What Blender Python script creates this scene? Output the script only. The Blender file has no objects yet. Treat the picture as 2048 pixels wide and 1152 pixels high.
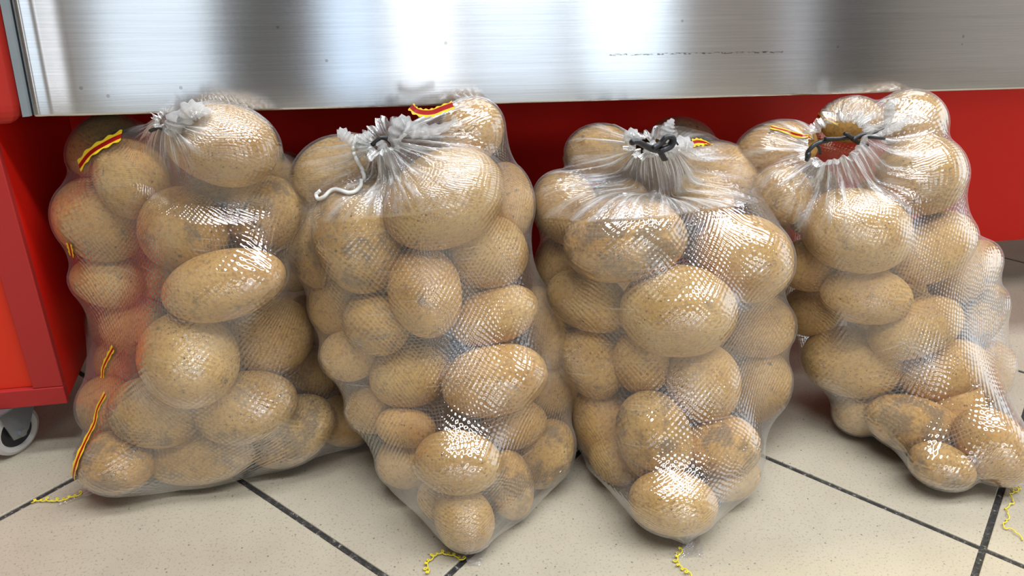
import bpy, bmesh, math, random
import numpy as np
from mathutils import Vector, Matrix
from mathutils.bvhtree import BVHTree

SC = bpy.context.scene
COL = SC.collection
PI = math.pi

# ------------------------------------------------------------------ camera
H = 0.76                      # camera height (m); X runs along the counter, Y goes deeper, Z up
F, PITCH, ROLL, YAW = 1640.0, 28.1, 1.9, 12.8
def _axes():
    p, r, y = map(math.radians, (PITCH, ROLL, YAW))
    fw = np.array([0, math.cos(p), -math.sin(p)]); rt = np.array([1., 0, 0]); dn = np.cross(fw, rt)
    xi = math.cos(r) * rt - math.sin(r) * dn
    yi = math.sin(r) * rt + math.cos(r) * dn
    R = np.array([[math.cos(y), math.sin(y), 0], [-math.sin(y), math.cos(y), 0], [0, 0, 1]])
    return R @ xi, R @ yi, R @ fw
XI, YI, FW = _axes()
CAM = np.array([0, 0, H])
cd = bpy.data.cameras.new('camera')
cam = bpy.data.objects.new('camera', cd); COL.objects.link(cam)
cd.sensor_width = 36.0; cd.sensor_fit = 'HORIZONTAL'; cd.lens = F / 2048 * 36.0
cd.clip_start = 0.02; cd.clip_end = 100
M = Matrix.Identity(4)
for i in range(3):
    M[i][0] = XI[i]; M[i][1] = -YI[i]; M[i][2] = -FW[i]; M[i][3] = CAM[i]
cam.matrix_world = M
SC.camera = cam

def ray(px, py):
    return FW + (px - 1024) / F * XI + (py - 576) / F * YI
def at_y(px, py, y):          # point of the view ray on the vertical plane Y = y
    r = ray(px, py); return CAM + r * (y / r[1])
def at_z(px, py, z=0.0):
    r = ray(px, py); return CAM + r * ((z - H) / r[2])

# ------------------------------------------------------------------ world, lights, exposure
SC.view_settings.view_transform = 'Standard'
SC.view_settings.look = 'None'
SC.view_settings.gamma = 1.0
SC.view_settings.use_curve_mapping = False
SC.view_settings.exposure = 0.0
w = bpy.data.worlds.new('world'); SC.world = w; w.use_nodes = True
bgn = w.node_tree.nodes['Background']
bgn.inputs[0].default_value = (0.75, 0.88, 1.0, 1); bgn.inputs[1].default_value = 1.0
SC.cycles.max_bounces = 8; SC.cycles.transparent_max_bounces = 24
SC.cycles.diffuse_bounces = 4; SC.cycles.glossy_bounces = 4
SC.cycles.caustics_reflective = False; SC.cycles.caustics_refractive = False
SC.cycles.sample_clamp_indirect = 6.0

def area(name, loc, target, sx, sy, power, col):
    l = bpy.data.lights.new(name, 'AREA'); l.shape = 'RECTANGLE'; l.size = sx; l.size_y = sy
    l.energy = power; l.color = col
    o = bpy.data.objects.new(name, l); COL.objects.link(o); o.location = loc
    d = Vector(target) - Vector(loc)
    o.rotation_euler = d.to_track_quat('-Z', 'Y').to_euler()
    return o
RX0, RX1, RY0, RY1, RZ = -3.2, 3.95, -3.8, 2.6, 2.9
# daylight entering by the shop windows (front wall, behind the photographer) and the open door at right
WIN = [(-2.35, -1.95, 1.1, (1.0, 0.90, 0.80)), (-1.58, -0.72, 0.62, (0.90, 0.97, 1.0)), (-0.06, 0.34, 1.0, (0.50, 0.72, 1.0)), (0.38, 0.88, 1.35, (1.0, 0.97, 0.95)),
       (0.92, 1.66, 0.55, (0.88, 0.92, 1.0)), (1.72, 2.46, 0.92, (0.82, 0.93, 1.0)), (3.34, 3.52, 0.5, (1.0, 0.86, 0.82))]
for (a, b, rad, col) in WIN:
    area('window_daylight', ((a + b) / 2, RY0 - 0.04, 0.96), ((a + b) / 2, 5, 0.96), b - a, 1.7, 0.86 * rad * PI * (b - a) * 1.7, col)   # street
    sky = 6.5 if a > 1.7 and b < 2.6 else 4.0 if a > 0.3 and b < 2.6 else 1.5
    area('window_daylight', ((a + b) / 2, RY0 - 0.04, 2.21), ((a + b) / 2, 5, 2.21), b - a, 0.78, sky * PI * (b - a) * 0.78, (0.80, 0.91, 1.0))   # sky
area('door_daylight', (RX1 + 0.04, 0.3, 1.15), (-5, 0.3, 1.15), 2.0, 2.2, 12, (0.9, 0.95, 1.0))
LAMPS = [(-0.25, 0.58), (1.0, 0.58), (2.25, 0.58), (-0.35, -0.25), (0.95, -0.25), (2.25, -0.25)]
for i, (x, y) in enumerate(LAMPS):
    area('lamp_light', (x, y, RZ - 0.11), (x, y, 0), 1.15, 0.26, 26, (0.93, 0.97, 1.0))
WARM = [(-0.5, 1.75), (0.6, 1.75), (1.7, 1.75)]
for (x, y) in WARM:
    area('counter_lamp_light', (x, y, 2.3), (x, y, 0), 0.6, 0.12, 12, (1.0, 0.82, 0.40))

# ------------------------------------------------------------------ helpers
def link(name, bm_or_me, mat=None, parent=None, smooth=False):
    if isinstance(bm_or_me, bmesh.types.BMesh):
        me = bpy.data.meshes.new(name); bm_or_me.normal_update(); bm_or_me.to_mesh(me); bm_or_me.free()
    else:
        me = bm_or_me
    if mat is not None and not me.materials:
        for m in (mat if isinstance(mat, (list, tuple)) else [mat]): me.materials.append(m)
    if smooth:
        me.polygons.foreach_set('use_smooth', [True] * len(me.polygons))
    o = bpy.data.objects.new(name, me); COL.objects.link(o)
    if parent is not None:
        o.parent = parent
        o.matrix_parent_inverse = Matrix.Translation(parent.location).inverted() if parent.parent is None else Matrix.Identity(4)
    return o
def empty(name, loc, label=None, cat=None, group=None):
    o = bpy.data.objects.new(name, None); COL.objects.link(o); o.location = loc; o.empty_display_size = 0.05
    if label: tag(o, label, cat, group)
    return o
def tag(o, label, cat, group=None):
    o['label'] = label; o['category'] = cat
    if group: o['group'] = group
    return o
def structure(o): o['kind'] = 'structure'; return o

def box(bm, x0, x1, y0, y1, z0, z1, bev=0.0, seg=2):
    r = bmesh.ops.create_cube(bm, size=1.0)
    vs = r['verts']
    for v in vs:
        v.co = Vector(((x0 + x1) / 2 + v.co.x * (x1 - x0), (y0 + y1) / 2 + v.co.y * (y1 - y0), (z0 + z1) / 2 + v.co.z * (z1 - z0)))
    if bev > 0:
        es = list({e for v in vs for e in v.link_edges})
        bmesh.ops.bevel(bm, geom=es, offset=bev, segments=seg, affect='EDGES', profile=0.5)
def boxo(name, dims, mat, parent=None, bev=0.0, seg=2):
    bm = bmesh.new(); box(bm, *dims, bev=bev, seg=seg); return link(name, bm, mat, parent)

def tube_mesh(name, pts, rad, sides=8, flat=None):
    """swept tube along pts; rad a number or list; flat = squash factor for ribbons"""
    pts = [Vector(p) for p in pts]; n = len(pts)
    if not isinstance(rad, (list, tuple)): rad = [rad] * n
    bm = bmesh.new(); rings = []; up = Vector((0.13, 0.31, 0.94)).normalized()
    for i, p in enumerate(pts):
        t = (pts[min(i + 1, n - 1)] - pts[max(i - 1, 0)])
        t = t.normalized() if t.length > 1e-9 else Vector((0, 0, 1))
        a = up - t * up.dot(t)
        if a.length < 1e-4: a = t.orthogonal()
        a.normalize(); b = t.cross(a); up = a
        rings.append([bm.verts.new(p + rad[i] * (math.cos(2 * PI * k / sides) * a * (flat or 1) + math.sin(2 * PI * k / sides) * b)) for k in range(sides)])
    for r0, r1 in zip(rings, rings[1:]):
        for k in range(sides):
            bm.faces.new((r0[k], r0[(k + 1) % sides], r1[(k + 1) % sides], r1[k]))
    bm.faces.new(rings[0][::-1]); bm.faces.new(rings[-1])
    return bm
def spline(pts, n=8):
    """Catmull-Rom through pts"""
    P = [Vector(p) for p in pts]; P = [P[0] * 2 - P[1]] + P + [P[-1] * 2 - P[-2]]; out = []
    for i in range(1, len(P) - 2):
        for k in range(n):
            t = k / n
            out.append(0.5 * ((2 * P[i]) + (P[i + 1] - P[i - 1]) * t + (2 * P[i - 1] - 5 * P[i] + 4 * P[i + 1] - P[i + 2]) * t * t + (3 * P[i] - P[i - 1] - 3 * P[i + 1] + P[i + 2]) * t ** 3))
    out.append(P[-2]); return out

# ------------------------------------------------------------------ materials
class NT:
    def __init__(s, name):
        s.m = bpy.data.materials.new(name); s.m.use_nodes = True; s.t = s.m.node_tree
        s.b = s.t.nodes['Principled BSDF']; s.out = s.t.nodes['Material Output']
    def n(s, typ, **kw):
        nd = s.t.nodes.new(typ)
        ins = kw.pop('ins', {})
        for k, v in kw.items(): setattr(nd, k, v)
        for k, v in ins.items(): s.set(nd, k, v)
        return nd
    def set(s, nd, k, v):
        if isinstance(v, bpy.types.NodeSocket): s.t.links.new(v, nd.inputs[k])
        else: nd.inputs[k].default_value = v
    def math(s, op, a, b=None, c=None, clamp=False):
        nd = s.t.nodes.new('ShaderNodeMath'); nd.operation = op; nd.use_clamp = clamp
        s.set(nd, 0, a)
        if b is not None: s.set(nd, 1, b)
        if c is not None: s.set(nd, 2, c)
        return nd.outputs[0]
    def mix(s, fac, a, b, blend='MIX'):
        nd = s.t.nodes.new('ShaderNodeMix'); nd.data_type = 'RGBA'; nd.blend_type = blend
        s.set(nd, 0, fac); s.set(nd, 6, a); s.set(nd, 7, b); return nd.outputs[2]
    def ramp(s, fac, stops):
        nd = s.t.nodes.new('ShaderNodeValToRGB'); cr = nd.color_ramp
        while len(cr.elements) < len(stops): cr.elements.new(0.5)
        for e, (p, c) in zip(cr.elements, stops):
            e.position = p; e.color = c if len(c) == 4 else (*c, 1)
        s.set(nd, 0, fac); return nd.outputs[0]
    def noise(s, vec, scale, detail=2, rough=0.5):
        nd = s.n('ShaderNodeTexNoise', ins={'Scale': scale, 'Detail': detail, 'Roughness': rough})
        if vec is not None: s.t.links.new(vec, nd.inputs['Vector'])
        return nd.outputs[0]
    def mapv(s, vec, scale=(1, 1, 1), loc=(0, 0, 0), rot=(0, 0, 0)):
        nd = s.n('ShaderNodeMapping'); s.t.links.new(vec, nd.inputs[0])
        nd.inputs['Scale'].default_value = scale; nd.inputs['Location'].default_value = loc; nd.inputs['Rotation'].default_value = rot
        return nd.outputs[0]
    def bump(s, height, strength, dist):
        return s.n('ShaderNodeBump', ins={'Strength': strength, 'Distance': dist, 'Height': height}).outputs[0]
def simple(name, col, rough=0.5, metal=0.0, bump=None, spec=0.5):
    q = NT(name); b = q.b
    b.inputs['Base Color'].default_value = (*col, 1); b.inputs['Roughness'].default_value = rough; b.inputs['Metallic'].default_value = metal
    b.inputs['Specular IOR Level'].default_value = spec
    tc = q.n('ShaderNodeTexCoord').outputs['Object']
    nz = q.noise(tc, 60, 3)
    q.set(b, 'Base Color', q.mix(0.35, (*col, 1), q.mix(nz, (col[0] * .6, col[1] * .6, col[2] * .6, 1), (min(1, col[0] * 1.3), min(1, col[1] * 1.3), min(1, col[2] * 1.3), 1))))
    if bump: q.set(b, 'Normal', q.bump(q.noise(tc, bump[0], 3), bump[1], bump[2]))
    return q.m

def mat_potato():
    q = NT('potato_skin'); b = q.b
    tc = q.n('ShaderNodeTexCoord').outputs['Object']
    rnd = q.n('ShaderNodeObjectInfo').outputs['Random']
    off = q.n('ShaderNodeCombineXYZ'); q.set(off, 0, q.math('MULTIPLY', rnd, 13.1)); q.set(off, 1, q.math('MULTIPLY', rnd, 31.7)); q.set(off, 2, q.math('MULTIPLY', rnd, 7.3))
    va = q.n('ShaderNodeVectorMath', operation='ADD'); q.t.links.new(tc, va.inputs[0]); q.t.links.new(off.outputs[0], va.inputs[1]); v = va.outputs[0]
    big = q.noise(v, 14, 3, 0.55)
    col = q.ramp(big, [(0.30, (0.54, 0.305, 0.09)), (0.52, (0.66, 0.405, 0.135)), (0.72, (0.74, 0.49, 0.19))])
    tint = q.ramp(rnd, [(0.0, (0.86, 0.84, 0.80)), (0.5, (1.0, 0.99, 0.98)), (1.0, (1.0, 0.93, 0.86))])
    col = q.mix(1.0, col, tint, 'MULTIPLY')
    # russet grain
    gr = q.noise(v, 220, 4, 0.65)
    col = q.mix(q.ramp(gr, [(0.47, (0, 0, 0)), (0.70, (0.75, 0.75, 0.75))]), col, (0.30, 0.165, 0.065, 1))
    # lenticels
    vor = q.n('ShaderNodeTexVoronoi', feature='F1', ins={'Scale': 150.0}); q.t.links.new(v, vor.inputs['Vector'])
    dots = q.ramp(vor.outputs['Distance'], [(0.10, (1, 1, 1)), (0.24, (0, 0, 0))])
    dm = q.math('MULTIPLY', dots, q.ramp(q.noise(v, 30, 2), [(0.48, (0, 0, 0)), (0.62, (1, 1, 1))]))
    col = q.mix(q.math('MULTIPLY', dm, 0.9), col, (0.14, 0.075, 0.035, 1))
    # grey soil patches and black scurf specks
    dn = q.noise(v, 26, 6, 0.72)
    dirty = q.n('ShaderNodeAttribute', attribute_name='soil', attribute_type='OBJECT').outputs['Fac']
    thr = q.math('SUBTRACT', q.math('ADD', q.math('MULTIPLY', rnd, -0.07), 0.64), q.math('MULTIPLY', dirty, 0.125))
    dirt = q.math('MULTIPLY', q.math('SUBTRACT', dn, thr, clamp=True), 9.0, clamp=True)
    col = q.mix(q.math('MULTIPLY', dirt, 0.66), col, (0.16, 0.118, 0.08, 1))
    sn = q.noise(v, 75, 5, 0.7)
    sm = q.math('MULTIPLY', q.math('MULTIPLY', q.math('SUBTRACT', sn, 0.60, clamp=True), 14.0, clamp=True), q.ramp(q.noise(v, 9, 2), [(0.50, (0, 0, 0)), (0.62, (1, 1, 1))]))
    col = q.mix(q.math('MULTIPLY', sm, 0.85), col, (0.06, 0.05, 0.045, 1))
    q.set(b, 'Base Color', col)
    b.inputs['Roughness'].default_value = 0.62; b.inputs['Specular IOR Level'].default_value = 0.3
    hh = q.math('ADD', q.math('MULTIPLY', gr, 0.5), q.math('MULTIPLY', q.noise(v, 45, 3), 0.8))
    q.set(b, 'Normal', q.bump(hh, 0.5, 0.002))
    return q.m

def mat_film(name, haze=1.0):
    """thin clear knitted plastic: see-through, woven relief, milky where it gathers (attribute gather)"""
    q = NT(name); t = q.t
    t.nodes.remove(q.b)
    uv = q.n('ShaderNodeUVMap', uv_map='UVMap').outputs[0]
    sx = q.n('ShaderNodeSeparateXYZ'); t.links.new(uv, sx.inputs[0]); u, v = sx.outputs[0], sx.outputs[1]
    wob = q.noise(uv, 30, 2)
    wv = q.math('MULTIPLY', q.math('SUBTRACT', wob, 0.5), 0.012)
    u2 = q.math('ADD', u, wv); v2 = q.math('ADD', v, wv)
    k = 2 * PI / 0.0078
    ph = q.math('MULTIPLY', u2, k); pv = q.math('MULTIPLY', v2, k * 0.9)
    cells = q.math('MULTIPLY', q.math('SINE', ph), q.math('SINE', pv))
    fold = q.noise(q.mapv(uv, (62, 9, 1)), 1.0, 4, 0.62)
    crink = q.noise(uv, 120, 3, 0.6)
    bigc = q.noise(uv, 26, 3, 0.6)
    hh = q.math('ADD', q.math('MULTIPLY', cells, 0.00022), q.math('MULTIPLY', crink, 0.00018))
    hh = q.math('ADD', hh, q.math('MULTIPLY', bigc, 0.0009))
    g = q.n('ShaderNodeAttribute', attribute_name='gather').outputs['Fac']
    hh = q.math('ADD', hh, q.math('MULTIPLY', q.math('MULTIPLY', fold, g), 0.012))
    nb = q.n('ShaderNodeBump', ins={'Strength': 1.0, 'Distance': 1.0, 'Height': hh}).outputs[0]
    # knitted strands: fine whitish lines of the mesh, patchy
    ln = q.math('POWER', q.math('ABSOLUTE', q.math('SINE', ph)), 14.0)
    ln2 = q.math('POWER', q.math('ABSOLUTE', q.math('SINE', pv)), 14.0)
    patch = q.ramp(q.noise(uv, 18, 3), [(0.42, (0.08,) * 3), (0.66, (1,) * 3)])
    strand = q.math('MULTIPLY', q.math('MAXIMUM', ln, ln2), q.math('MULTIPLY', patch, 0.15 * haze))
    scr = q.noise(q.mapv(uv, (14, 420, 1), rot=(0, 0, 0.12)), 1.0, 3, 0.6)
    scr = q.math('MULTIPLY', q.math('SUBTRACT', scr, 0.60, clamp=True), 1.6 * haze)
    lw = q.n('ShaderNodeLayerWeight', ins={'Blend': 0.5}).outputs['Facing']
    edge = q.math('MULTIPLY', q.math('POWER', lw, 3.0), 0.26 * haze)
    milk = q.math('ADD', q.math('ADD', strand, scr), q.math('ADD', edge, 0.02 * haze))
    gm = q.math('MULTIPLY', g, q.math('ADD', 0.12, q.math('MULTIPLY', q.math('SUBTRACT', fold, 0.47, clamp=True), 7.0)))
    milk = q.math('MINIMUM', q.math('ADD', milk, gm), 0.95)
    tr = q.n('ShaderNodeBsdfTransparent', ins={0: (0.985, 0.985, 0.98, 1)})
    df = q.n('ShaderNodeBsdfDiffuse', ins={0: (0.93, 0.93, 0.93, 1)})
    tl = q.n('ShaderNodeBsdfTranslucent', ins={0: (0.92, 0.92, 0.91, 1)})
    wh = q.n('ShaderNodeMixShader', ins={0: 0.35}); t.links.new(df.outputs[0], wh.inputs[1]); t.links.new(tl.outputs[0], wh.inputs[2])
    m1 = q.n('ShaderNodeMixShader', ins={0: milk}); t.links.new(tr.outputs[0], m1.inputs[1]); t.links.new(wh.outputs[0], m1.inputs[2])
    gl = q.n('ShaderNodeBsdfGlossy', ins={'Color': (1, 1, 1, 1), 'Roughness': 0.05, 'Normal': nb})
    fr = q.n('ShaderNodeFresnel', ins={'IOR': 1.5, 'Normal': nb}).outputs[0]
    fr = q.math('MINIMUM', q.math('MULTIPLY', fr, 3.4), 0.36)
    m2 = q.n('ShaderNodeMixShader', ins={0: fr}); t.links.new(m1.outputs[0], m2.inputs[1]); t.links.new(gl.outputs[0], m2.inputs[2])
    t.links.new(m2.outputs[0], q.out.inputs[0])
    return q.m

def mat_steel():
    q = NT('brushed_steel'); b = q.b
    uv = q.n('ShaderNodeUVMap', uv_map='UVMap').outputs[0]
    br = q.noise(q.mapv(uv, (7, 520, 1)), 1.0, 4, 0.65)
    br2 = q.noise(q.mapv(uv, (2.2, 130, 1)), 1.0, 3, 0.6)
    sm = q.noise(uv, 5, 3)
    f = q.math('ADD', q.math('MULTIPLY', br, 0.6), q.math('MULTIPLY', br2, 0.4))
    col = q.ramp(f, [(0.3, (0.56, 0.56, 0.57)), (0.7, (0.72, 0.72, 0.73))])
    sx = q.n('ShaderNodeSeparateXYZ'); q.t.links.new(uv, sx.inputs[0]); u, v = sx.outputs[0], sx.outputs[1]
    # dried dark streak along a scrape, and scattered grease specks
    lv = q.math('ABSOLUTE', q.math('SUBTRACT', v, q.math('ADD', SV, q.math('MULTIPLY', q.math('SUBTRACT', q.noise(q.mapv(uv, (40, 0, 0)), 1.0, 3), 0.5), 0.003))))
    m = q.math('MULTIPLY', q.math('LESS_THAN', lv, 0.0011), q.math('MULTIPLY', q.math('GREATER_THAN', u, SU0), q.math('LESS_THAN', u, SU1)))
    m = q.math('MULTIPLY', m, q.math('GREATER_THAN', q.noise(q.mapv(uv, (150, 500, 1)), 1.0, 4, 0.7), 0.52))
    vo = q.n('ShaderNodeTexVoronoi', feature='F1', ins={'Scale': 36.0}); q.t.links.new(uv, vo.inputs['Vector'])
    kp = q.math('GREATER_THAN', q.n('ShaderNodeSeparateColor', ins={0: vo.outputs['Color']}).outputs[0], 0.72)
    m2 = q.math('MULTIPLY', q.math('MULTIPLY', q.math('LESS_THAN', vo.outputs['Distance'], 0.075), kp), 0.45)
    m = q.math('MULTIPLY', q.math('MAXIMUM', m, m2), 0.8)
    q.set(b, 'Base Color', q.mix(m, col, (0.10, 0.085, 0.07, 1)))
    b.inputs['Metallic'].default_value = 1.0
    q.set(b, 'Roughness', q.math('ADD', 0.14, q.math('MULTIPLY', sm, 0.06)))
    b.inputs['Anisotropic'].default_value = 0.92; b.inputs['Anisotropic Rotation'].default_value = 0.25
    tg = q.n('ShaderNodeTangent', direction_type='UV_MAP', uv_map='UVMap'); q.t.links.new(tg.outputs[0], b.inputs['Tangent'])
    q.set(b, 'Normal', q.bump(f, 0.12, 0.0006))
    return q.m

def mat_red(name, col, rough, scratch=0.5):
    q = NT(name); b = q.b
    tc = q.n('ShaderNodeTexCoord').outputs['Object']
    nz = q.noise(tc, 3, 3); c = (*col, 1)
    cc = q.mix(q.math('MULTIPLY', nz, 0.5), c, (col[0] * 0.82, col[1] * 0.9, col[2] * 0.9, 1))
    sp = q.noise(tc, 90, 4, 0.7)
    ch = q.math('MULTIPLY', q.math('SUBTRACT', sp, 0.71, clamp=True), 12 * scratch, clamp=True)
    q.set(b, 'Base Color', q.mix(ch, cc, (0.55, 0.22, 0.2, 1)))
    b.inputs['Specular IOR Level'].default_value = 0.22
    q.set(b, 'Roughness', q.math('ADD', rough, q.math('MULTIPLY', q.noise(tc, 25, 3), 0.1)))
    q.set(b, 'Normal', q.bump(q.noise(tc, 180, 2), 0.06, 0.001))
    return q.m

def mat_tile():
    q = NT('floor_tile_ceramic'); b = q.b
    p = q.n('ShaderNodeNewGeometry').outputs['Position']
    rnd = q.n('ShaderNodeObjectInfo').outputs['Random']
    cl = q.noise(p, 6, 4, 0.6)
    col = q.ramp(cl, [(0.3, (0.395, 0.345, 0.262)), (0.7, (0.47, 0.42, 0.325))])
    col = q.mix(q.math('MULTIPLY', rnd, 0.10), col, (0.36, 0.33, 0.28, 1))
    fine = q.noise(p, 330, 3, 0.6)
    col = q.mix(q.math('MULTIPLY', q.ramp(fine, [(0.56, (0, 0, 0)), (0.70, (1, 1, 1))]), 0.75), col, (0.21, 0.175, 0.135, 1))
    vor = q.n('ShaderNodeTexVoronoi', feature='F1', ins={'Scale': 95.0}); q.t.links.new(p, vor.inputs['Vector'])
    keep = q.math('GREATER_THAN', q.n('ShaderNodeSeparateColor', ins={0: vor.outputs['Color']}).outputs[0], 0.66)
    sp = q.math('MULTIPLY', q.ramp(vor.outputs['Distance'], [(0.06, (1, 1, 1)), (0.14, (0, 0, 0))]), keep)
    col = q.mix(q.math('MULTIPLY', sp, 0.8), col, (0.07, 0.055, 0.045, 1))
    dirt = q.math('MULTIPLY', q.math('SUBTRACT', q.noise(p, 22, 6, 0.75), 0.66, clamp=True), 5.0, clamp=True)
    col = q.mix(q.math('MULTIPLY', dirt, 0.5), col, (0.16, 0.14, 0.12, 1))
    q.set(b, 'Base Color', col)
    q.set(b, 'Roughness', q.math('ADD', 0.30, q.math('MULTIPLY', q.noise(p, 15, 3), 0.16)))
    b.inputs['Specular IOR Level'].default_value = 0.45
    q.set(b, 'Normal', q.bump(q.math('ADD', fine, q.noise(p, 130, 2)), 0.18, 0.0012))
    return q.m
def mat_grout():
    q = NT('black_grout'); b = q.b
    p = q.n('ShaderNodeNewGeometry').outputs['Position']
    n1 = q.noise(p, 160, 5, 0.75)
    q.set(b, 'Base Color', q.ramp(n1, [(0.45, (0.022, 0.020, 0.018)), (0.60, (0.06, 0.055, 0.05)), (0.69, (0.45, 0.42, 0.38))]))
    b.inputs['Roughness'].default_value = 0.9
    q.set(b, 'Normal', q.bump(n1, 0.8, 0.003))
    return q.m

POT = mat_potato(); FILM = mat_film('clear_knit_film'); FILMW = mat_film('gathered_film', 1.6)
_a, _b = at_y(1205, 97, 1.36 * H), at_y(1545, 97, 1.36 * H)
SU0, SU1 = _a[0] + 0.4365 * H, _b[0] + 0.4365 * H; SV = (0.5 * (_a[2] + _b[2]) - 0.6290 * H) / math.cos(math.radians(9))
STEEL = mat_steel(); TILE = mat_tile(); GROUT = mat_grout()
RED = mat_red('red_enamel', (0.86, 0.017, 0.009), 0.32, 0.15)
REDM = mat_red('red_moulding_plastic', (0.40, 0.022, 0.014), 0.34)
REDB = mat_red('bright_red_panel', (0.70, 0.035, 0.012), 0.38, 0.25)
REDF = mat_red('red_frame_enamel', (0.42, 0.028, 0.026), 0.36)
DARK = simple('dark_underside', (0.03, 0.028, 0.028), 0.6)
GREY = simple('grey_seal_rubber', (0.16, 0.18, 0.19), 0.35)
ZINC = simple('galvanised_steel', (0.32, 0.34, 0.36), 0.42, 0.8, (40, 0.2, 0.002))
WHEELM = simple('worn_white_rubber', (0.52, 0.50, 0.47), 0.6, 0, (90, 0.3, 0.001))
BLACKP = simple('black_plastic', (0.012, 0.012, 0.013), 0.45)
TIE = simple('black_tie_plastic', (0.014, 0.015, 0.018), 0.32, 0, (300, 0.5, 0.001))
YEL = simple('yellow_thread', (0.80, 0.66, 0.03), 0.5)
WHT = simple('white_cord', (0.78, 0.76, 0.72), 0.6, 0, (600, 0.4, 0.0006))
STRED = simple('stripe_red', (0.34, 0.008, 0.008), 0.3)
STYEL = simple('stripe_yellow', (0.80, 0.56, 0.03), 0.3)
PLASTER = simple('wall_plaster', (0.36, 0.335, 0.31), 0.8, 0, (30, 0.1, 0.002))
BROWN = simple('brown_wall_paint', (0.66, 0.60, 0.55), 0.6)
PALE = simple('pale_wall_paint', (0.72, 0.66, 0.60), 0.7)
CEIL = simple('grey_ceiling_paint', (0.20, 0.20, 0.20), 0.8)
DARKW = simple('added_band_column_paint', (0.12, 0.11, 0.105), 0.6)
ALU = simple('window_aluminium', (0.45, 0.44, 0.42), 0.4, 0.3)

# ------------------------------------------------------------------ room shell
GA, S1, S2 = math.radians(41.5), 0.6515 * H, 0.6605 * H
# tile axes: d1 along the lines running down to the right, d2 across
D1 = np.array([math.cos(GA - PI / 2), math.sin(GA - PI / 2)]); D2 = np.array([math.cos(GA), math.sin(GA)])
fl = structure(boxo('floor', (RX0, RX1, RY0, RY1, -0.05, -0.0022), GROUT))
TB = bmesh.new(); gap = 0.0040
box(TB, -S2 / 2 + gap, S2 / 2 - gap, -S1 / 2 + gap, S1 / 2 - gap, -0.008, 0.0, bev=0.0012, seg=2)
tme = bpy.data.meshes.new('tile'); TB.to_mesh(tme); TB.free(); tme.materials.append(TILE)
# one crossing of the joints, seen at pixel (1966, 1098)
X0 = at_z(1966, 1098)[:2]
def place_tiles():
    for i in range(-9, 10):
        for j in range(-9, 10):
            c = X0 + D1 * S2 * (i + 0.5) + D2 * S1 * (j + 0.5)
            if not (RX0 + 0.25 < c[0] < RX1 - 0.25 and RY0 + 0.25 < c[1] < RY1 - 0.25): continue
            o = bpy.data.objects.new('tile', tme); COL.objects.link(o); o.parent = fl
            o.location = (c[0], c[1], 0.0); o.rotation_euler = (0, 0, math.atan2(D1[1], D1[0]))
place_tiles()
structure(boxo('ceiling', (RX0, RX1, RY0, RY1, RZ, RZ + 0.1), CEIL))
structure(boxo('wall_left', (RX0 - 0.12, RX0, RY0, RY1, -0.05, RZ), PLASTER))
structure(boxo('wall_back', (RX0, RX1, RY1, RY1 + 0.12, -0.05, RZ), PLASTER))
bm = bmesh.new()
box(bm, RX1, RX1 + 0.12, RY0, -0.7, -0.05, RZ); box(bm, RX1, RX1 + 0.12, 1.3, RY1, -0.05, RZ); box(bm, RX1, RX1 + 0.12, -0.7, 1.3, 2.25, RZ)
structure(link('wall_right', bm, PALE))
bm = bmesh.new(); y0, y1 = RY0 - 0.02, RY0 + 0.12
box(bm, RX0, RX1, y0, y1, -0.05, 0.11); box(bm, RX0, RX1, y0, y1, 2.6, RZ)
prev = RX0
for (a, b, _r, _c) in WIN:
    box(bm, prev, a, y0, y1, 0.11, 2.6); prev = b
box(bm, prev, RX1, y0, y1, 0.11, 2.6)
structure(link('wall_front', bm, BROWN))
for k, (x0, x1) in enumerate(((-0.68, -0.14), (3.56, 3.92), (-1.92, -1.62))):  # dark columns added as mirrored bands in the steel; first replaces the cameraman
    structure(boxo('trim_%d' % (k + 20), (x0, x1, RY0 + 0.121, RY0 + 0.32, 0, RZ), DARKW if k < 2 else BROWN))
for k, (a, b, _r, _c) in enumerate(WIN):
    bm = bmesh.new(); f_ = 0.02; yy = (RY0 + 0.02, RY0 + 0.07)
    box(bm, a, a + f_, *yy, 0.11, 2.6); box(bm, b - f_, b, *yy, 0.11, 2.6); box(bm, a + f_, b - f_, *yy, 0.11, 0.11 + f_); box(bm, a + f_, b - f_, *yy, 2.6 - f_, 2.6)
    structure(link('window_%d' % (k + 1), bm, ALU))
for i, (x, y) in enumerate(LAMPS):
    bm = bmesh.new(); box(bm, x - 0.62, x + 0.62, y - 0.18, y + 0.18, RZ - 0.1, RZ, bev=0.01)
    structure(link('trim_%d' % (i + 1), bm, PLASTER))

# ------------------------------------------------------------------ rolling cabinet (left) and counter
E0 = 0.115 * H; VF = 1.316 * H; VP = 1.678 * H; UC = -0.5013 * H; ZT = 0.640 * H
cab = empty('rolling_cabinet', (-0.75, VF + 0.15, 0), 'red metal cabinet on white casters under the end of the steel counter', 'cabinet')
ZC = 0.6290 * H - 0.0095
boxo('carcass', (-1.15, UC, VF + 0.012, VP + 0.02, E0, ZC), RED, cab, 0.002)
st = boxo('frame_stile', (UC - 0.036, UC + 0.001, VF, VF + 0.0119, E0 + 0.0265, ZC), REDF, cab, 0.0012)
boxo('frame_rail', (-1.15, UC + 0.001, VF - 0.001, VF + 0.0119, E0 - 0.001, E0 + 0.026), REDF, cab, 0.0012)
fp = boxo('front_panel', (-1.15, UC - 0.0365, VF + 0.006, VF + 0.0119, E0 + 0.0265, ZC), REDB, cab, 0.0005)
fp['label'] = 'bright red recessed front panel'

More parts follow.
